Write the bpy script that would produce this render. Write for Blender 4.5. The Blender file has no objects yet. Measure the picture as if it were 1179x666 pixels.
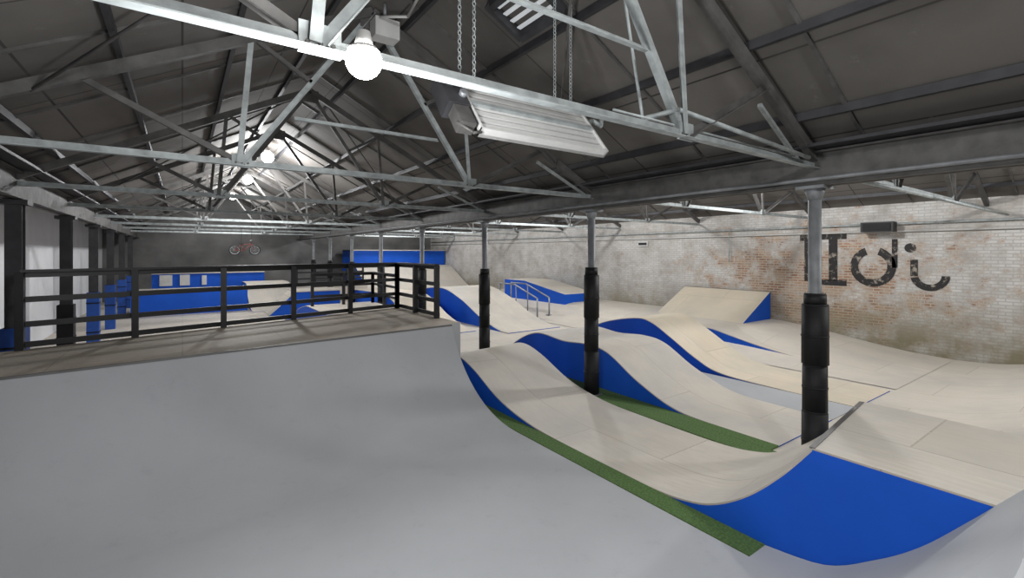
import bpy, bmesh, math, random
from mathutils import Vector, Matrix
random.seed(4)
S=bpy.context.scene
S.view_settings.view_transform='Standard'
S.view_settings.look='None'

# ------------------------------------------------------------ materials
def base(name, rough=.6, metal=0.0):
    m=bpy.data.materials.new(name); m.use_nodes=True
    nt=m.node_tree; b=nt.nodes['Principled BSDF']
    b.inputs['Roughness'].default_value=rough; b.inputs['Metallic'].default_value=metal
    return m,nt,b
def mixc(nt,fac,a,b,mode='MIX'):
    n=nt.nodes.new('ShaderNodeMix'); n.data_type='RGBA'; n.blend_type=mode
    for sock,val in ((n.inputs[0],fac),(n.inputs[6],a),(n.inputs[7],b)):
        if isinstance(val,bpy.types.NodeSocket): nt.links.new(val,sock)
        elif isinstance(val,(int,float)): sock.default_value=val
        else: sock.default_value=(*val,1) if len(val)==3 else val
    return n.outputs[2]
def ramp(nt,src,p0,p1,c0=(0,0,0),c1=(1,1,1)):
    r=nt.nodes.new('ShaderNodeValToRGB'); nt.links.new(src,r.inputs[0])
    r.color_ramp.elements[0].position=p0; r.color_ramp.elements[1].position=p1
    r.color_ramp.elements[0].color=(*c0,1); r.color_ramp.elements[1].color=(*c1,1)
    return r.outputs[0]
def noise(nt,vec,scale,detail=4,rough=.55):
    n=nt.nodes.new('ShaderNodeTexNoise'); n.inputs['Scale'].default_value=scale
    n.inputs['Detail'].default_value=detail; n.inputs['Roughness'].default_value=rough
    nt.links.new(vec,n.inputs['Vector']); return n.outputs['Fac']
def bump(nt,b,h,strength,dist=.01):
    n=nt.nodes.new('ShaderNodeBump'); n.inputs['Strength'].default_value=strength
    n.inputs['Distance'].default_value=dist
    nt.links.new(h,n.inputs['Height']); nt.links.new(n.outputs[0],b.inputs['Normal'])
def objco(nt): return nt.nodes.new('ShaderNodeTexCoord').outputs['Object']
def uvco(nt): return nt.nodes.new('ShaderNodeTexCoord').outputs['UV']
def mapr(nt,src,a,b_,c,d):
    n=nt.nodes.new('ShaderNodeMapRange'); nt.links.new(src,n.inputs[0])
    for i,v in enumerate((a,b_,c,d)): n.inputs[i+1].default_value=v
    return n.outputs[0]
def math2(nt,op,a,b_):
    n=nt.nodes.new('ShaderNodeMath'); n.operation=op
    for i,v in enumerate((a,b_)):
        if isinstance(v,bpy.types.NodeSocket): nt.links.new(v,n.inputs[i])
        else: n.inputs[i].default_value=v
    return n.outputs[0]

def simple(name,c,rough=.6,metal=0,var=.25,scale=3,bmp=0,detail=5,spec=None):
    m,nt,b=base(name,rough,metal); co=objco(nt)
    f=noise(nt,co,scale,detail)
    f=ramp(nt,f,.3,.7)
    dark=tuple(x*(1-var) for x in c)
    nt.links.new(mixc(nt,f,dark,c),b.inputs['Base Color'])
    if spec is not None: b.inputs['Specular IOR Level'].default_value=spec
    if bmp: bump(nt,b,noise(nt,co,scale*12,3),bmp,.005)
    return m

def wood(name,c,rough=.6):
    m,nt,b=base(name,rough); uv=uvco(nt); b.inputs['Specular IOR Level'].default_value=.3
    br=nt.nodes.new('ShaderNodeTexBrick'); nt.links.new(uv,br.inputs['Vector'])
    for k,v in (('Scale',1),('Mortar Size',.008),('Mortar Smooth',.1),('Brick Width',2.44),('Row Height',1.22),('Bias',0)):
        br.inputs[k].default_value=v
    br.inputs['Color1'].default_value=(*c,1)
    br.inputs['Color2'].default_value=(c[0]*.89,c[1]*.88,c[2]*.86,1)
    br.inputs['Mortar'].default_value=(c[0]*.55,c[1]*.53,c[2]*.50,1)
    mp=nt.nodes.new('ShaderNodeMapping'); mp.inputs['Scale'].default_value=(1.6,14,1); nt.links.new(uv,mp.inputs[0])
    g=noise(nt,mp.outputs[0],1.5,8,.6)
    col=mixc(nt,ramp(nt,g,.35,.72),br.outputs['Color'],(c[0]*.86,c[1]*.84,c[2]*.80))
    s=noise(nt,uv,.7,8,.65)
    col=mixc(nt,ramp(nt,s,.42,.70),col,(c[0]*.74,c[1]*.76,c[2]*.79))
    nt.links.new(col,b.inputs['Base Color'])
    return m

M={}
M['wood']=wood('ramp_plywood',(.62,.575,.51))
M['woodb']=wood('ramp_plywood_fresh',(.67,.595,.48))
M['deck']=wood('deck_plywood',(.50,.44,.37),.7)
M['grey']=simple('grey_ramp_paint',(.41,.42,.435),.75,0,.12,.6,spec=.2)
# faint scuffs on the grey paint
nt=M['grey'].node_tree; b=nt.nodes['Principled BSDF']; co=objco(nt)
old=b.inputs['Base Color'].links[0].from_socket
nt.links.new(mixc(nt,math2(nt,'MULTIPLY',ramp(nt,noise(nt,co,4,10,.75),.56,.72),.35),old,(.29,.295,.31)),b.inputs['Base Color'])
M['blue']=simple('blue_paint',(.006,.088,.53),.6,0,.15,1.5,spec=.25)
M['green']=simple('green_turf',(.11,.21,.055),.95,0,.6,40,.8)
M['black']=simple('black_paint',(.012,.012,.013),.5,0,.3,6)
M['pad']=simple('black_padding',(.008,.008,.009),.6,0,.3,9,.3,spec=.3)
M['bluepad']=simple('blue_padding',(.01,.08,.4),.6,0,.3,5,.3)
M['galv']=simple('galvanised_steel',(.44,.475,.475),.6,.25,.45,8)
M['steel']=simple('old_grey_steel',(.13,.125,.12),.65,.2,.5,5)
M['pole']=simple('grey_column_paint',(.22,.23,.24),.55,.15,.4,6)
M['dark']=simple('dark_steel',(.05,.05,.055),.6,.2,.4,5)
M['white']=simple('white_enamel',(.60,.595,.58),.45,0,.15,4)
M['wallwhite']=simple('white_wall_paint',(.80,.81,.83),.7,0,.12,1)
M['concrete']=simple('dark_concrete',(.18,.177,.173),.85,0,.5,.7,.3)
M['chrome']=simple('brushed_metal',(.30,.31,.33),.45,.4,.2,8)
M['red']=simple('faded_red_paint',(.22,.06,.055),.6,0,.3,5)
M['seam']=simple('metal_coping',(.16,.155,.15),.5,.4)
M['letter']=simple('weathered_black_lettering',(.02,.02,.02),.8,0,.1,4)
nt=M['letter'].node_tree; b=nt.nodes['Principled BSDF']; co=objco(nt)
nt.links.new(mixc(nt,ramp(nt,noise(nt,co,5,8,.7),.53,.61),(.02,.018,.018),(.30,.26,.22)),b.inputs['Base Color'])

# roof sheets
m,nt,b=base('roof_sheet',.8); co=objco(nt); M['roof']=m; b.inputs['Specular IOR Level'].default_value=.25
uv=uvco(nt)
br=nt.nodes.new('ShaderNodeTexBrick'); nt.links.new(uv,br.inputs['Vector'])
for k,v in (('Scale',1),('Mortar Size',.012),('Mortar Smooth',.2),('Brick Width',2.4),('Row Height',1.2)): br.inputs[k].default_value=v
br.offset=0
br.inputs['Color1'].default_value=(.165,.153,.141,1); br.inputs['Color2'].default_value=(.135,.125,.115,1); br.inputs['Mortar'].default_value=(.045,.042,.04,1)
n1=noise(nt,co,.5,6,.55)
col=mixc(nt,ramp(nt,n1,.42,.76),br.outputs['Color'],(.07,.064,.058))
n2=noise(nt,co,3.5,8,.7)
col=mixc(nt,ramp(nt,n2,.62,.80),col,(.20,.19,.175))
nt.links.new(col,b.inputs['Base Color'])

# brick wall
m,nt,b=base('painted_brick',.9); M['brick']=m; uv=uvco(nt)
def brick(c1,c2,mo,ms=.012):
    br=nt.nodes.new('ShaderNodeTexBrick'); nt.links.new(uv,br.inputs['Vector'])
    for k,v in (('Scale',1),('Mortar Size',ms),('Mortar Smooth',.2),('Brick Width',.235),('Row Height',.078)): br.inputs[k].default_value=v
    br.inputs['Color1'].default_value=(*c1,1); br.inputs['Color2'].default_value=(*c2,1); br.inputs['Mortar'].default_value=(*mo,1)
    return br
br=brick((.36,.20,.115),(.22,.125,.085),(.44,.40,.34))
big=noise(nt,uv,3.0,6,.6)
raw=mixc(nt,ramp(nt,big,.42,.66),br.outputs['Color'],(.40,.34,.27))
br2=brick((.57,.56,.54),(.49,.48,.46),(.40,.39,.375),.013)
pn=noise(nt,uv,1.3,9,.72)
paint=mixc(nt,ramp(nt,pn,.44,.64),br2.outputs['Color'],(.35,.325,.295))
mp=nt.nodes.new('ShaderNodeMapping'); mp.vector_type='POINT'
mp.inputs['Location'].default_value=(-6.2*.25,-1.6*.5,0); mp.inputs['Scale'].default_value=(.25,.50,1); nt.links.new(uv,mp.inputs[0])
ln=nt.nodes.new('ShaderNodeVectorMath'); ln.operation='LENGTH'; nt.links.new(mp.outputs[0],ln.inputs[0])
bias=mapr(nt,ln.outputs['Value'],0,1.3,.21,-.03)
ad=math2(nt,'ADD',noise(nt,uv,1.9,10,.78),bias)
mask=ramp(nt,ad,.54,.65)
col=mixc(nt,mask,paint,raw)
sc=ramp(nt,noise(nt,uv,6,6,.8),.54,.66)
col=mixc(nt,math2(nt,'MULTIPLY',sc,.45),col,br.outputs['Color'])
sx=nt.nodes.new('ShaderNodeSeparateXYZ'); nt.links.new(uv,sx.inputs[0])
mm=math2(nt,'MULTIPLY',mapr(nt,sx.outputs[1],.3,1.5,.9,0),ramp(nt,noise(nt,uv,.9,7,.6),.32,.55))
col=mixc(nt,mm,col,(.18,.155,.09))
nt.links.new(col,b.inputs['Base Color'])
bump(nt,b,br.outputs['Fac'],-.5,.01)

def emis(name,c,s):
    m=bpy.data.materials.new(name); m.use_nodes=True; b=m.node_tree.nodes['Principled BSDF']
    b.inputs['Emission Color'].default_value=(*c,1); b.inputs['Emission Strength'].default_value=s
    return m
M['lamp']=emis('lamp_glow',(1,.98,.94),40)
M['sky']=emis('skylight_glass',(.8,.9,1),.15)

# ------------------------------------------------------------ mesh builder
class B:
    def __init__(s,name):
        s.name=name; s.bm=bmesh.new(); s.uv=s.bm.loops.layers.uv.new('UVMap'); s.mats=[]
    def mi(s,m):
        if m not in s.mats: s.mats.append(m)
        return s.mats.index(m)
    def face(s,pts,m,axis=None,smooth=False):
        vs=[s.bm.verts.new(p) for p in pts]
        return s.fv(vs,m,axis,smooth)
    def fv(s,vs,m,axis=None,smooth=False):
        try: f=s.bm.faces.new(vs)
        except ValueError: return
        f.material_index=s.mi(m); f.smooth=smooth
        f.normal_update(); n=f.normal
        if axis is None:
            a=[abs(n.x),abs(n.y),abs(n.z)]; axis=a.index(max(a))
        for l in f.loops:
            c=l.vert.co
            l[s.uv].uv={0:(c.y,c.z),1:(c.x,c.z),2:(c.y,c.x)}[axis]
        return f
    def obox(s,c,ax,ay,az,m):
        c=Vector(c)
        v=[s.bm.verts.new(c+i*ax+j*ay+k*az) for i in(-1,1) for j in(-1,1) for k in(-1,1)]
        for q in ((0,1,3,2),(4,6,7,5),(0,4,5,1),(2,3,7,6),(0,2,6,4),(1,5,7,3)):
            s.fv([v[i] for i in q],m)
    def box(s,lo,hi,m):
        lo=Vector(lo);hi=Vector(hi);c=(lo+hi)/2;h=(hi-lo)/2
        s.obox(c,Vector((h.x,0,0)),Vector((0,h.y,0)),Vector((0,0,h.z)),m)
    def beam(s,p0,p1,w,h,m,up=(0,0,1)):
        p0=Vector(p0);p1=Vector(p1);d=p1-p0;L=d.length;d.normalize()
        up=Vector(up)
        if abs(d.dot(up))>.98: up=Vector((0,1,0))
        r=d.cross(up).normalized(); u=r.cross(d).normalized()
        s.obox((p0+p1)/2,d*L/2,r*w/2,u*h/2,m)
    def langle(s,p0,p1,w,m,t=.008,up=(0,0,1)):
        p0=Vector(p0);p1=Vector(p1);d=(p1-p0).normalized();up=Vector(up)
        if abs(d.dot(up))>.98: up=Vector((0,1,0))
        r=d.cross(up).normalized(); u=r.cross(d).normalized()
        s.beam(p0,p1,t,w,m,u)
        o=r*w/2-u*w/2
        s.beam(p0+o,p1+o,w,t,m,u)
    def cyl(s,p0,p1,r,m,seg=10,r2=None,caps=True):
        p0=Vector(p0);p1=Vector(p1);d=(p1-p0).normalized()
        a=Vector((0,0,1)) if abs(d.z)<.9 else Vector((1,0,0))
        x=d.cross(a).normalized();y=d.cross(x); r2=r if r2 is None else r2
        A=[];C=[]
        for i in range(seg):
            t=2*math.pi*i/seg;o=x*math.cos(t)+y*math.sin(t)
            A.append(s.bm.verts.new(p0+o*r));C.append(s.bm.verts.new(p1+o*r2))
        for i in range(seg):
            j=(i+1)%seg; s.fv([A[i],A[j],C[j],C[i]],m,None,True)
        if caps:
            s.fv(A[::-1],m);s.fv(C,m)
    def tube(s,pts,r,m,seg=8):
        for a,b_ in zip(pts[:-1],pts[1:]): s.cyl(a,b_,r,m,seg)
    def sphere(s,c,r,m,seg=14,rings=8,sz=1):
        c=Vector(c);R=[]
        for i in range(rings+1):
            p=math.pi*i/rings
            if i in(0,rings): R.append([s.bm.verts.new(c+Vector((0,0,r*sz*math.cos(p))))]);continue
            R.append([s.bm.verts.new(c+Vector((r*math.sin(p)*math.cos(2*math.pi*j/seg),r*math.sin(p)*math.sin(2*math.pi*j/seg),r*sz*math.cos(p)))) for j in range(seg)])
        for i in range(rings):
            for j in range(seg):
                k=(j+1)%seg;a=R[i];b_=R[i+1]
                if len(a)==1: s.fv([a[0],b_[j],b_[k]],m,None,True)
                elif len(b_)==1: s.fv([a[j],b_[0],a[k]],m,None,True)
                else: s.fv([a[j],b_[j],b_[k],a[k]],m,None,True)
    def torus(s,c,R,r,m,nrm,st,seg=8,sec=4,el=1.5):
        c=Vector(c);n=Vector(nrm).normalized();st=Vector(st).normalized();o=n.cross(st);rings=[]
        for i in range(seg):
            t=2*math.pi*i/seg;d=st*math.cos(t)*el+o*math.sin(t);dn=d.normalized()
            rings.append([s.bm.verts.new(c+d*R+dn*r*math.cos(2*math.pi*j/sec)+n*r*math.sin(2*math.pi*j/sec)) for j in range(sec)])
        for i in range(seg):
            for j in range(sec):
                a=rings[i];b_=rings[(i+1)%seg];s.fv([a[j],b_[j],b_[(j+1)%sec],a[(j+1)%sec]],m,None,True)
    def done(s,recalc=True):
        if recalc: bmesh.ops.recalc_face_normals(s.bm,faces=s.bm.faces)
        me=bpy.data.meshes.new(s.name);s.bm.to_mesh(me);s.bm.free()
        for k in s.mats: me.materials.append(M[k])
        o=bpy.data.objects.new(s.name,me);S.collection.objects.link(o);return o

def spline(P,n=8):
    out=[]
    for i in range(len(P)-1):
        p0=P[max(i-1,0)];p1=P[i];p2=P[i+1];p3=P[min(i+2,len(P)-1)]
        for k in range(n):
            t=k/n
            v=[]
            for a in (0,1):
                v.append(.5*((2*p1[a])+(-p0[a]+p2[a])*t+(2*p0[a]-5*p1[a]+4*p2[a]-p3[a])*t*t+(-p0[a]+3*p1[a]-3*p2[a]+p3[a])*t**3))
            out.append((v[0],max(v[1],.012)))
    out.append(P[-1]);return out

def lane(name,x0,x1,prof,top='wood',side='blue',zb=0.0,skew=0.0,n=8,b=None):
    """strip of ramp running along the building, profile in (y,z)"""
    own=b is None
    if own: b=B(name)
    P=spline(prof,n)
    def sk(x): return skew*(x-x0)
    nx=4; rows=[]
    for (y,z) in P:
        rows.append([b.bm.verts.new((x0+(x1-x0)*i/nx, y+sk(x0+(x1-x0)*i/nx), z+zb)) for i in range(nx+1)])
    for a,c in zip(rows[:-1],rows[1:]):
        for i in range(nx): b.fv([a[i],a[i+1],c[i+1],c[i]],top,2,True)
    for x in (x0,x1):
        for (ya,za),(yc,zc) in zip(P[:-1],P[1:]):
            e=.018
            ta,tc=max(za+zb-e,0.0),max(zc+zb-e,0.0)
            b.face([(x,ya+sk(x),0),(x,yc+sk(x),0),(x,yc+sk(x),tc),(x,ya+sk(x),ta)],side,0)
            b.face([(x,ya+sk(x),ta),(x,yc+sk(x),tc),(x,yc+sk(x),zc+zb),(x,ya+sk(x),za+zb)],'deck',0)
    for (y,z) in (P[0],P[-1]):
        b.face([(x0,y+sk(x0),0),(x1,y+sk(x1),0),(x1,y+sk(x1),z+zb),(x0,y+sk(x0),z+zb)],side,1)
    if own: return b.done()
    return b

# ------------------------------------------------------------ shell
XL,XC,XW=-2.0,6.1,15.2
WL=-3.4; Y0,Y1=-4.2,32.0
ZV=3.88
FR=[-1.27+3.68*k for k in range(9)]
f=B('floor'); f.box((WL-.2,Y0-.2,-.2),(XW+.2,Y1+.2,0),'wood'); f.done()
w=B('wall_right'); w.box((XW,Y0,0),(XW+.3,Y1,6.2),'brick'); w.done()
w=B('wall_left'); w.box((WL-.2,Y0,0),(WL,Y1,4.9),'wallwhite'); w.done()
w=B('wall_far'); w.box((WL-.2,Y1,0),(XW+.3,Y1+.3,6.4),'concrete'); w.done()
w=B('wall_near'); w.box((WL-.2,Y0-.3,0),(XW+.3,Y0,6.4),'concrete'); w.done()
RP=[(WL,4.62),(XL,ZV),(2.05,6.0),(XC,ZV),(10.65,5.95),(XW,ZV)]
c=B('ceiling')
for (xa,za),(xb,zb) in zip(RP[:-1],RP[1:]):
    c.face([(xa,Y0,za),(xb,Y0,zb),(xb,Y1,zb),(xa,Y1,za)],'roof',2)
    c.face([(xa,Y0,za+.12),(xb,Y0,zb+.12),(xb,Y1,zb+.12),(xa,Y1,za+.12)],'roof',2)
c.done(False)

p=B('roof_purlins')
def roofz(x):
    for (xa,za),(xb,zb) in zip(RP[:-1],RP[1:]):
        if xa<=x<=xb: return za+(zb-za)*(x-xa)/(xb-xa)
for (xa,za),(xb,zb) in zip(RP[1:-1],RP[2:]):
    for k in range(4):
        t=(k+.45)/3.95
        x=xa+(xb-xa)*t; z=za+(zb-za)*t-.05
        p.beam((x,Y0,z),(x,Y1,z),.05,.09,'dark')
    y=Y0+.6
    while y<Y1:
        p.beam((xa+.05,y,za+(zb-za)*.01-.015),(xb-.05,y,zb-(zb-za)*.01-.015),.035,.03,'steel')
        y+=1.84
p.done()

def valley(x,z0=3.38,name='valley_beam'):
    v=B(name)
    v.box((x-.02,Y0,z0),(x+.02,Y1,z0+.40),'steel')
    v.box((x-.11,Y0,z0),(x+.11,Y1,z0+.025),'steel')
    v.box((x-.11,Y0,z0+.38),(x+.11,Y1,z0+.40),'steel')
    v.cyl((x-.2,Y0,z0+.06),(x-.2,Y1,z0+.06),.022,'pole',8)
    v.box((x-.30,Y0,z0+.42),(x+.30,Y1,z0+.455),'dark')
    return v.done()
valley(XC); valley(XL)

def truss(xa,xb,y,zt=3.62,za=5.78,strong=True):
    t=B('roof_truss'); xm=(xa+xb)/2; h=xb-xa
    n1=xa+h*.315; n2=xb-h*.315
    def R(x): return zt+.1+(za-zt-.1)*(1-abs(x-xm)/(h/2))
    t.langle((xa,y,zt),(xb,y,zt),.075,'galv')
    t.beam((xa,y,zt+.1),(xm,y,za),.08,.11,'steel'); t.beam((xb,y,zt+.1),(xm,y,za),.08,.11,'steel')
    for n,s in((n1,-1),(n2,1)):
        web='galv' if strong else 'steel'
        t.langle((n,y,zt),(xm,y,za),.06,web)
        t.langle((n,y,zt),(n+s*-.12,y,R(n-s*.12)),.055,web)
        t.langle((n,y,zt),(n+s*h*.17,y,R(n+s*h*.17)),.055,'steel')
        t.box((n-.10,y-.012,zt-.05),(n+.10,y+.012,zt+.10),'galv')
        for q in (-.06,0,.06): t.cyl((n+q,y-.022,zt),(n+q,y-.012,zt),.012,'steel',6)
        mx=(n+xm)/2; mz=(zt+za)/2
        t.langle((mx,y,mz),(n-s*.12,y,R(n-s*.12)),.045,'steel')
    t.box((xm-.16,y-.014,za-.22),(xm+.16,y+.014,za+.02),'steel')
    if strong: t.langle((xm-.95,y,4.22),(xm+.95,y,4.22),.045,'galv')
    return t.done()
for i,y in enumerate(FR):
    truss(XL,XC,y,strong=(1<=i<=2)); truss(XC,XW,y,strong=False)

br=B('roof_tie_rods')
for i in (2,4,6):
    ya,yb=FR[i-1],FR[i]
    br.cyl((2.05+.3,ya,5.60),(2.05+3.2,yb,4.10),.016,'steel',6)
    br.cyl((2.05-.3,ya,5.60),(2.05-3.2,yb,4.10),.016,'steel',6)
for i in range(1,8):
    ya,yb=FR[i-1],FR[i]
    br.beam((XC,ya+.15,3.66),(XC-1.25,ya+.02,3.62+.5),.04,.04,'galv')
br.done()

def column(y,ptop,zb=0):
    c=B('support_column'); x=XC
    c.cyl((x,y,zb),(x,y,3.33),.068,'pole',16)
    c.cyl((x,y,3.22),(x,y,3.38),.07,'pole',16,.12)
    c.box((x-.15,y-.15,3.345),(x+.15,y+.15,3.38),'pole')
    c.box((x-.14,y-.14,zb),(x+.14,y+.14,zb+.03),'pole')
    z=zb+.03; H=ptop-z
    cuts=[0,.34,.60,.94,1.0]; rad=[.138,.132,.142,.118]
    for i in range(4):
        za=z+cuts[i]*H; zb_=z+cuts[i+1]*H; r=rad[i]; dx=random.uniform(-.006,.006)
        c.cyl((x+dx,y,za),(x+dx,y,zb_-.02),r,'pad',11,r*.985)
        c.cyl((x+dx,y,zb_-.02),(x+dx,y,zb_),r*.985,'pad',11,r*.93)
    for t in (.17,.47,.76):
        zz=z+t*H; r=rad[0 if t<.34 else 1 if t<.6 else 2]
        c.cyl((x,y,zz-.01),(x,y,zz+.01),r+.004,'pad',11)
    return c.done()
for i,y in enumerate(FR):
    column(y,{0:3.0,1:2.12,2:2.33}.get(i,2.2),1.05 if i==0 else 0)
def lcol(y,pad=True):
    c=B('steel_post'); x=XL
    c.box((x-.09,y-.1,0),(x+.09,y-.085,3.37),'dark'); c.box((x-.09,y+.085,0),(x+.09,y+.1,3.37),'dark')
    c.box((x-.012,y-.09,0),(x+.012,y+.09,3.37),'dark')
    c.box((x-.16,y-.16,3.30),(x+.16,y+.16,3.37),'dark')
    c.box((x-.13,y-.14,0),(x+.13,y+.14,1.5),'bluepad' if pad else 'pad')
    for z in (.4,.8,1.2): c.box((x-.138,y-.148,z),(x+.138,y+.148,z+.03),'pad')
    return c.done()
for i,y in enumerate(FR[3:]): lcol(y,i!=1)
for y,zz in ((FR[0],1.46),(FR[1],.04),(FR[2],.35)):
    c=B('steel_post'); c.box((XL-.09,y-.1,zz),(XL+.09,y-.085,3.37),'dark'); c.box((XL-.09,y+.085,zz),(XL+.09,y+.1,3.37),'dark'); c.box((XL-.012,y-.09,zz),(XL+.012,y+.09,3.37),'dark'); c.box((XL-.16,y-.16,3.3),(XL+.16,y+.16,3.37),'dark'); c.done()

# ------------------------------------------------------------ grey half-pipe
g=B('grey_halfpipe'); GX=3.92
far=[(5.45,.02)]
R=2.10; YC=7.385
for i in range(1,13):
    y=5.45+(YC-5.45)*i/12; far.append((y,.02+R-math.sqrt(max(R*R-(y-5.45)**2,0))))
ftop=far[-1][1]
SK=.085
NZ=1.42
nearp=spline([(2.05,.02),(1.585,.10),(1.25,.32),(.994,.547),(.75,.84),(.587,1.05),(.44,1.24),(.32,NZ)],5)
def strip(b,P,x0,x1,mat,sk=0,nx=4):
    rows=[[b.bm.verts.new((x0+(x1-x0)*i/nx,y+sk*((x0+(x1-x0)*i/nx)-GX),z)) for i in range(nx+1)] for y,z in P]
    for a,c in zip(rows[:-1],rows[1:]):
        for i in range(nx): b.fv([a[i],a[i+1],c[i+1],c[i]],mat,2,True)
strip(g,far,WL+.02,GX,'grey',SK)
g.face([(WL+.02,2.05,.02),(GX,2.05,.02),(GX,5.45,.02),(WL+.02,5.45+SK*(WL-GX),.02)],'grey',2)
strip(g,nearp,WL+.02,4.19,'grey')
g.box((GX,1.95,0),(4.19,2.05,.02),'grey')
for (ya,za),(yb,zb) in zip(far[:-1],far[1:]):
    g.face([(GX,ya,0),(GX,yb,0),(GX,yb,zb),(GX,ya,za)],'grey',0)
for (ya,za),(yb,zb) in zip(nearp[:-1],nearp[1:]):
    g.face([(4.19,ya,0),(4.19,yb,0),(4.19,yb,zb),(4.19,ya,za)],'grey',0)
g.box((WL+.02,-2.2,0),(4.19,.32,NZ),'grey')
g.done(False)

# far deck with fence
d=B('ramp_deck')
A=[(WL+.02,YC+SK*(WL-GX)),(GX,YC),(4.15,YC+.1),(4.15,10.45),(WL+.02,8.25)]
z0=ftop+.012
d.face([(x,y,z0) for x,y in A],'deck',2)
for i in range(len(A)):
    a,b_=A[i],A[(i+1)%len(A)]
    if i==0: d.beam((a[0],a[1],z0-.012),(b_[0],b_[1],z0-.012),.03,.026,'seam'); continue
    d.face([(a[0],a[1],0),(b_[0],b_[1],0),(b_[0],b_[1],z0),(a[0],a[1],z0)],'grey')
d.done(False)

def fence(pts,name='fence_railing',zb=z0,h=1.03,rails=(1.03,.70,.37,.10),w=.085):
    f=B(name)
    for (a,b_,np_) in pts:
        a=Vector((*a,zb));b_=Vector((*b_,zb))
        for i in range(np_+1):
            q=a.lerp(b_,i/np_)
            f.box((q.x-w/2,q.y-w/2,zb),(q.x+w/2,q.y+w/2,zb+h),'black')
        dd=(b_-a).normalized(); s=dd.cross(Vector((0,0,1)))*.05
        for r in rails:
            f.beam(a+Vector((0,0,r-.04))-s,b_+Vector((0,0,r-.04))-s,.035,.075,'black')
        f.beam(a+Vector((0,0,h+.01)),b_+Vector((0,0,h+.01)),.11,.035,'black')
    return f.done()
fence([((-1.74,8.70),(4.05,10.30),5),((4.05,10.30),(4.05,8.25),2)])
lane('wooden_platform',3.2,5.3,[(19.5,.05),(18.2,.3),(17.0,.7),(15.9,.9),(15.5,.92),(13.1,.92)],n=6,side='blue')
fence([((3.3,15.4),(5.2,15.4),2),((5.2,15.4),(5.2,13.2),2)],zb=.93,rails=(1.0,.66,.33),h=1.0)

# ------------------------------------------------------------ pump lanes
a=B('roller_ramp')
PA=[(9.15,.03),(8.6,.36),(8.1,.60),(7.65,.67),(7.1,.54),(6.27,.21),(5.4,.05),(4.4,.02),(3.3,.02),(2.8,.08),(2.5,.19),(2.2,.40),(1.915,.69),(1.68,.99)]
LS=.12
lane('',4.2,5.92,PA,b=a,skew=LS)
# top platform
ys_=[1.68,1.68+LS*1.72]
a.face([(4.2,-2.2,1.0),(5.96,-2.2,1.0),(5.96,ys_[1],1.0),(4.2,ys_[0],1.0)],'wood',2)
a.face([(5.96,-2.2,0),(5.96,ys_[1],0),(5.96,ys_[1],1.0),(5.96,-2.2,1.0)],'blue',0)
a.face([(4.2,-2.2,.6),(4.2,.62,.6),(4.2,.62,1.0),(4.2,-2.2,1.0)],'blue',0)
for (ya,za),(yb,zb) in zip(nearp[:-1],nearp[1:]):
    if yb<.60 or yb>=1.68: continue
    ya2=min(ya,1.68)
    a.face([(4.2,ya2,min(za,1.0)-.04),(4.2,yb,min(zb,1.0)-.04),(4.2,yb,.985),(4.2,ya2,.985)],'blue',0)
    a.face([(4.2,ya2,.985),(4.2,yb,.985),(4.2,yb,1.0),(4.2,ya2,1.0)],'deck',0)
a.beam((4.2,ys_[0],1.0),(5.92,ys_[1],1.0),.04,.014,'seam')
a.done(False)

lane('roller_ramp',6.5,8.2,[(9.6,.05),(8.97,.50),(8.2,.80),(7.3,.76),(6.6,.80),(6.06,.72),(5.35,.34),(4.56,.06),(3.6,.02),(3.0,.015)])
lane('roller_ramp',9.2,10.8,[(10.2,.05),(9.5,.4),(8.7,.75),(7.7,.97),(7.2,.93),(6.6,.62),(6.0,.28),(5.4,.07),(4.2,.02),(3.0,.015)],top='woodb')
lane('roller_ramp',12.0,13.3,[(10.2,.3),(8.6,.46),(7.5,.50),(6.8,.38),(6.0,.22),(5.0,.08),(4.4,.02)],top='wood')
lane('quarter_pipe',6.28,XW-.02,[(2.95,.012),(2.2,.06),(1.5,.22),(.8,.52),(.1,.95),(-.2,1.0),(-2.2,1.0)],side='wood')
s=B('side_bank'); xs=[11.0+ (XW-.02-11.0)*i/14 for i in range(15)]; ys=[2.96+i*.8 for i in range(25)]
def hz(x,y):
    t=min(max((x-11.0)/2.5,0),1); t=t*t*(3-2*t)
    u=min(max((y-2.96)/4.5,0),1); u=u*u*(3-2*u)
    return .013+t*(.50*u)
G=[[s.bm.verts.new((x,y,hz(x,y))) for x in xs] for y in ys]
for i in range(len(ys)-1):
    for j in range(len(xs)-1): s.fv([G[i][j],G[i][j+1],G[i+1][j+1],G[i+1][j]],'wood',2,True)
s.done(False)
b=B('wedge_ramp')
xa,xb=13.5,15.15; ya,yb=7.25,10.3; zl,zh=.50,1.36
b.face([(xa,ya,zl),(xb,ya,zh),(xb,yb,zh),(xa,yb,zl)],'woodb',2)
b.face([(xa,ya,zl),(xb,ya,zh),(xb,ya,.1),(xa,ya,.1)],'blue'); b.face([(xa,yb,zl),(xb,yb,zh),(xb,yb,.1),(xa,yb,.1)],'blue')
b.box((xb-.02,ya,zh-.03),(xb+.03,yb,zh),'seam'); b.done(False)
b=B('grind_box')
y1_,y2_,y3_=14.4,17.2,18.8
b.face([(12.9,y1_,.4),(12.9,y3_,.4),(12.9,y3_,1.3),(12.9,y2_,1.3),(12.9,y1_,.86)],'blue')
b.face([(12.9,y1_,.86),(14.6,y1_,.86),(14.6,y2_,1.3),(12.9,y2_,1.3)],'wood',2)
b.face([(12.9,y3_,1.3),(14.6,y3_,1.3),(14.6,y2_,1.3),(12.9,y2_,1.3)],'wood',2)
b.face([(12.9,y1_,.4),(14.6,y1_,.4),(14.6,y1_,.86),(12.9,y1_,.86)],'blue')
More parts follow.
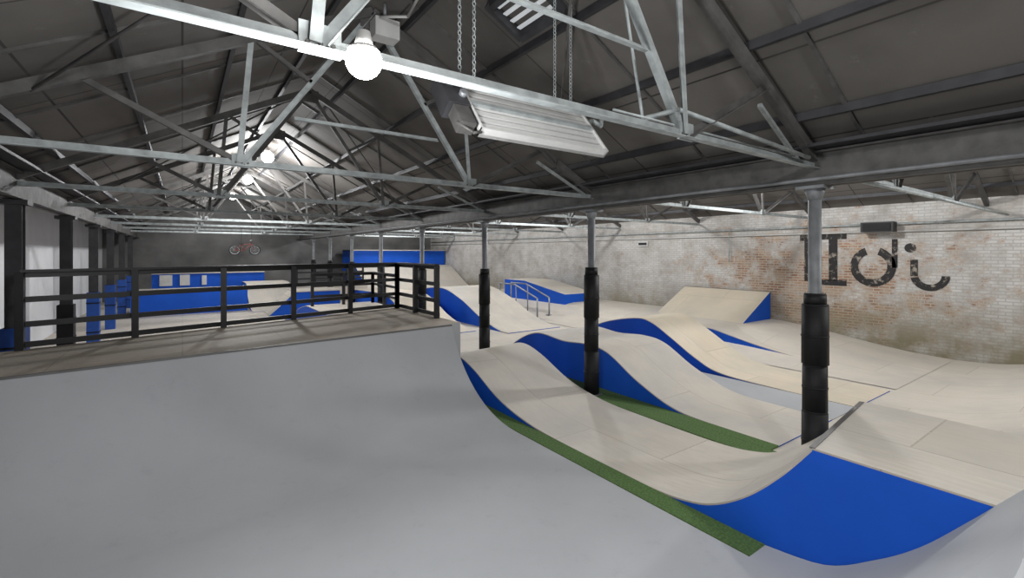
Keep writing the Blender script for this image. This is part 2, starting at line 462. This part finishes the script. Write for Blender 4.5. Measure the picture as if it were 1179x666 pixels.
b.face([(14.6,y1_,.4),(14.6,y3_,.4),(14.6,y3_,1.3),(14.6,y2_,1.3),(14.6,y1_,.86)],'blue')
b.done(False)
for x in (11.2,11.8):
    h=B('grind_rail'); e=hz(x,15)
    h.tube([(x,14.1,hz(x,14.1)),(x,14.1,.82),(x,15.6,1.28),(x,16.7,1.28),(x,16.7,hz(x,16.7))],.032,'chrome')
    h.cyl((x,15.5,e),(x,15.5,1.25),.025,'chrome'); h.box((x-.1,14.0,hz(x,14)),(x+.1,14.2,hz(x,14)+.02),'chrome'); h.done()
lane('roller_ramp',8.5,10.7,[(20.5,.6),(18.5,1.05),(16.8,1.18),(15.3,.86),(13.9,.34),(12.8,.06),(12.2,.02)])
lane('roller_ramp',6.3,7.9,[(22.0,.9),(19,1.0),(17.4,1.0),(16.4,.8),(15.2,.35),(14.0,.08),(13.2,.02)],top='woodb')
lane('quarter_pipe',8.6,15.1,[(29.4,1.75),(28.6,1.7),(27.6,1.2),(26.4,.6),(25,.15),(23.8,.02)])
b=B('back_board'); b.box((8.6,29.5,0),(15.1,31.4,2.75),'blue'); b.box((8.6,29.45,2.72),(15.1,31.4,2.78),'wood'); b.done()
b=B('funbox')
b.box((3.9,21.2,0),(5.7,22.8,.93),'blue'); b.box((3.85,21.15,.93),(5.75,22.85,.97),'wood')
b.face([(2.9,21.2,.02),(3.9,21.2,.96),(3.9,22.8,.96),(2.9,22.8,.02)],'wood'); b.face([(2.9,21.2,.0),(3.9,21.2,.96),(3.9,21.2,0)],'blue'); b.done(False)
b=B('low_wall'); b.box((-1.7,24.0,0),(2.4,24.15,.92),'blue'); b.box((-1.7,24.0,.92),(2.4,26.5,.96),'wood'); b.done()
lane('quarter_pipe',2.5,4.4,[(23.0,.012),(23.8,.1),(24.6,.35),(25.2,.75),(25.6,1.1),(27.5,1.12)])
b=B('blue_partition'); b.box((-1.2,28.1,0),(3.6,28.25,1.55),'blue'); b.box((-1.2,28.05,1.55),(3.6,28.3,1.6),'wood')
b.box((-.9,28.02,.98),(-.4,28.09,1.5),'white'); b.box((-.1,28.02,.98),(.3,28.09,1.5),'white'); b.box((.8,28.02,.98),(1.0,28.09,1.45),'white'); b.done()
b=B('wooden_platform'); b.box((4.6,25.7,0),(8.4,28,.9),'wood'); b.done()
fence([((4.8,25.9),(8.2,25.9),4)],zb=0.9)

t=B('artificial_turf')
t.box((3.93,2.05,0),(4.19,7.4,.025),'green'); t.box((6.26,3.0,0),(6.49,9.6,.025),'green'); t.box((5.94,6.26,0),(6.27,9.35,.024),'green'); t.box((5.94,2.6,0),(6.27,5.92,.024),'green'); t.box((4.17,9.45,0),(6.5,9.58,.025),'green')
t.box((4.16,7.4,0),(4.19,9.4,.025),'green'); t.done()
t=B('painted_floor_strip'); t.box((8.22,3.0,0),(9.18,9.0,.012),'grey'); t.done()

# ------------------------------------------------------------ lamps
def lamp(x,y,z,w,r=.17,dz=.42,rod=.5):
    l=B('ceiling_lamp'); k=r/.17
    l.cyl((x,y,z+.10*k),(x,y,z+.28*k),.10*k,'white',16,.06*k)
    if rod>.28*k: l.cyl((x,y,z+.28*k),(x,y,z+rod),.012,'dark',6)
    l.cyl((x,y,z+.09*k),(x,y,z+.13*k),.15*k,'white',18,.12*k)
    l.sphere((x,y,z),r,'lamp',18,12)
    o=l.done()
    d=bpy.data.lights.new('lamp_light','POINT'); d.energy=w; d.shadow_soft_size=.2; d.color=(.98,.99,1)
    q=bpy.data.objects.new('bulb',d); q.location=(x,y,z-dz); S.collection.objects.link(q); q.parent=o
lamp(.71,2.23,3.52,235,.085,.34,.10)
for y,e in ((-1.6,480),(15.35,520),(20.5,330),(27.0,400)): lamp(2.05,y,5.42,e)
for y in (-1.0,5.5,12.0,19.0,26.5): lamp(10.65,y,5.3,500)
wd=bpy.data.worlds.new('World'); S.world=wd; wd.use_nodes=True
wd.node_tree.nodes['Background'].inputs[0].default_value=(.6,.65,.7,1); wd.node_tree.nodes['Background'].inputs[1].default_value=.3

# ------------------------------------------------------------ radiant heater
h=B('radiant_heater')
x0,x1=1.96,3.42
T=Vector((0,3.60,4.10)); Bt=Vector((0,3.20,3.58))
dv=(Bt-T); dn=dv.normalized(); nrm=Vector((0,-dn.z,dn.y)).normalized()
if nrm.y>0: nrm=-nrm
def hp(x,t,o): return Vector((x,0,0))+T+dv*t+nrm*o
def slab(xa,xb,ta,tb,oa,ob,m):
    c=(hp((xa+xb)/2,(ta+tb)/2,(oa+ob)/2)); h.obox(c,Vector(((xb-xa)/2,0,0)),dv*(tb-ta)/2,nrm*(ob-oa)/2,m)
slab(x0,x1,0,1,-.06,-.03,'white'); slab(x0,x1,0,.03,-.06,.03,'white'); slab(x0,x1,.97,1,-.06,.03,'white')
slab(x1-.02,x1,0,1,-.06,.03,'white'); slab(x0,x0+.02,0,1,-.06,.03,'white')
for i in range(7):
    t=.07+i*.13
    slab(x0+.02,x1-.02,t,t+.085,-.02,.008,'white')
slab(x0+.02,x1-.02,.46,.52,.0,.04,'galv')
slab(x0-.22,x0-.02,.05,.6,-.12,.05,'dark'); slab(x0-.18,x0-.04,.62,.95,-.08,.04,'steel')
h.cyl(hp(x0-.13,.2,.04),hp(x0-.13,.2,.12),.06,'dark',12); h.cyl(hp(x0-.06,.42,.04),hp(x0-.06,.42,.09),.035,'chrome',12)
h.tube([hp(x0-.2,.9,0),hp(x0-.1,1.1,.02),hp(x0,1.02,0)],.012,'steel')
h.tube([hp(x1,.3,0),hp(x1+.12,.2,0),hp(x1+.2,.3,.0),hp(x1+.3,.1,0)],.025,'galv')
h.obox(Vector(((x0+x1)/2,3.68,4.09)),Vector(((x1-x0)/2,0,0)),Vector((0,.10,-.05)),Vector((0,.002,.006)),'white')
for x in (x0+.05,x0+.2,x1-.3,x1-.08):
    z=4.10; top=roofz(x)-.1; k=0
    while z<top:
        h.torus((x,3.64,z),.016,.005,'galv',(1,0,0) if k%2 else (0,1,0),(0,0,1),8,4); z+=.038; k+=1
h.done()

c=B('conduit_pipes')
y=FR[1]
c.tube([(2.7,y+.05,3.70),(XC-.4,y+.05,3.70)],.010,'galv')
c.tube([(3.0,y+.25,5.0),(3.25,y+.25,3.95),(3.3,y+.25,3.75)],.014,'galv')
c.tube([(3.15,y+.1,3.72),(3.45,y,3.82),(5.7,y-.1,3.66)],.022,'galv')
c.tube([(XC+.35,y-.3,3.45),(9.0,y-.4,3.42),(14.7,y-.4,3.42)],.025,'galv')
c.tube([(2.05,FR[2]-.3,5.6),(2.3,FR[2]-.6,5.55),(2.0,FR[1]+1.4,5.5),(1.2,FR[1]+.6,5.1),(.2,FR[1],4.9)],.018,'white')
c.tube([(XW-.06,Y0+.3,3.35),(XW-.06,Y1-.3,3.35)],.03,'galv')
c.tube([(XW-.06,Y0+.3,3.15),(XW-.06,Y1-.3,3.15)],.018,'white')
c.tube([(XW-.06,8.6,3.35),(XW-.06,8.6,2.3)],.015,'galv')
c.done()
j=B('junction_box'); j.box((2.0,FR[2]-.28,5.38),(2.32,FR[2]-.06,5.62),'white'); j.cyl((2.16,FR[2]-.17,5.62),(2.16,FR[2]-.17,5.85),.02,'galv'); j.done()
sp=B('loudspeaker'); sp.box((XW-.40,4.05,3.14),(XW-.1,4.75,3.40),'black'); sp.box((XW-.42,4.1,3.17),(XW-.40,4.7,3.37),'pad'); sp.box((XW-.12,4.3,3.17),(XW,4.5,3.30),'dark'); sp.done()
sp=B('wall_sign'); sp.box((XW-.05,12.0,2.85),(XW-.01,12.5,3.05),'white'); sp.box((XW-.06,12.05,2.9),(XW-.05,12.45,3.0),'black'); sp.done()

k=B('window_1')
x0,x1,ya,yb=2.88,3.38,3.78,4.55
def rz(x,o): return roofz(x)-o
for i in range(4):
    x=x0+.08+i*.10
    k.obox((x+.03,(ya+yb)/2,rz(x+.03,.06)),Vector((.026,0,-.004)),Vector((0,(yb-ya)/2-.05,0)),Vector((0,0,.006)),'sky')
for (a1,a2,b1,b2) in ((x0,x0+.05,ya,yb),(x1-.05,x1,ya,yb)):
    k.obox(((a1+a2)/2,(b1+b2)/2,rz((a1+a2)/2,.08)),Vector(((a2-a1)/2,0,-.02)),Vector((0,(b2-b1)/2,0)),Vector((0,0,.06)),'dark')
for yy in (ya,yb,):
    k.beam((x0,yy,rz(x0,.08)),(x1,yy,rz(x1,.08)),.06,.12,'dark')
k.done()

L=B('wall_lettering'); X=XW-.012
def quad(y0,y1,z0,z1): L.face([(X,y0,z0),(X,y1,z0),(X,y1,z1),(X,y0,z1)],'letter')
def arc(cy,cz,r0,r1,a0,a1,sy=1,n=20):
    for i in range(n):
        s=math.radians(a0+(a1-a0)*i/n);e=math.radians(a0+(a1-a0)*(i+1)/n)
        L.face([(X,cy-math.cos(s)*r0*sy,cz+math.sin(s)*r0),(X,cy-math.cos(s)*r1*sy,cz+math.sin(s)*r1),(X,cy-math.cos(e)*r1*sy,cz+math.sin(e)*r1),(X,cy-math.cos(e)*r0*sy,cz+math.sin(e)*r0)],'letter')
quad(6.05,6.4,2.95,3.14); quad(6.12,6.28,1.75,2.95)
quad(5.2,5.85,2.98,3.14); quad(5.42,5.64,1.8,2.98); quad(5.2,5.85,1.66,1.82)
arc(4.60,2.22,.34,.54,-250,70,.95)
quad(4.06,4.18,2.2,2.95)
arc(3.42,2.02,.22,.38,-170,0,1.0); quad(3.65,3.80,2.0,2.42); arc(3.80,2.72,0,.12,0,360)
L.done(False)

# small bike hung from the roof truss at the far end
k=B('hanging_bicycle'); X,Y,Z=2.1,22.0,2.70
wA,wB=Vector((X-.36,Y,Z)),Vector((X+.36,Y,Z))
for w_ in (wA,wB):
    k.torus(w_,.19,.022,'black',(0,1,0),(0,0,1),20,6,1.0); k.torus(w_,.165,.010,'galv',(0,1,0),(0,0,1),20,6,1.0)
    for i in range(4):
        q=math.pi*i/4; v=Vector((math.cos(q),0,math.sin(q)))*.165; k.cyl(w_-v,w_+v,.004,'galv',4)
bb=Vector((X-.05,Y,Z-.02)); st=Vector((X-.12,Y,Z+.22)); hd=Vector((X+.25,Y,Z+.25))
k.tube([wA,bb,hd,st,bb],.018,'red'); k.tube([wA,st],.014,'red'); k.tube([wB,hd,hd+Vector((-.03,0,.12))],.016,'red')
k.tube([hd+Vector((-.03,-.24,.16)),hd+Vector((-.03,0,.12)),hd+Vector((-.03,.24,.16))],.012,'galv'); k.box(st+Vector((-.10,-.05,.02)),st+Vector((.08,.05,.06)),'black')
k.cyl(st,(st.x,Y+.0,5.3),.006,'dark',4); k.cyl(hd,(hd.x,Y,5.3),.006,'dark',4); k.beam((X-.6,Y,5.3),(X+.6,Y,5.3),.04,.04,'steel'); k.cyl((X,Y,5.3),(X,Y,5.95),.015,'steel',6)
k.done()

# ------------------------------------------------------------ camera
cd=bpy.data.cameras.new('camera'); cd.sensor_width=36; cd.sensor_fit='HORIZONTAL'; cd.lens=535/1179*36
cd.shift_y=-42/1179; cd.clip_start=.05
co=bpy.data.objects.new('camera',cd); co.location=(0,0,2.6); co.rotation_euler=(math.radians(90),0,math.radians(-35.35))
S.collection.objects.link(co); S.camera=co
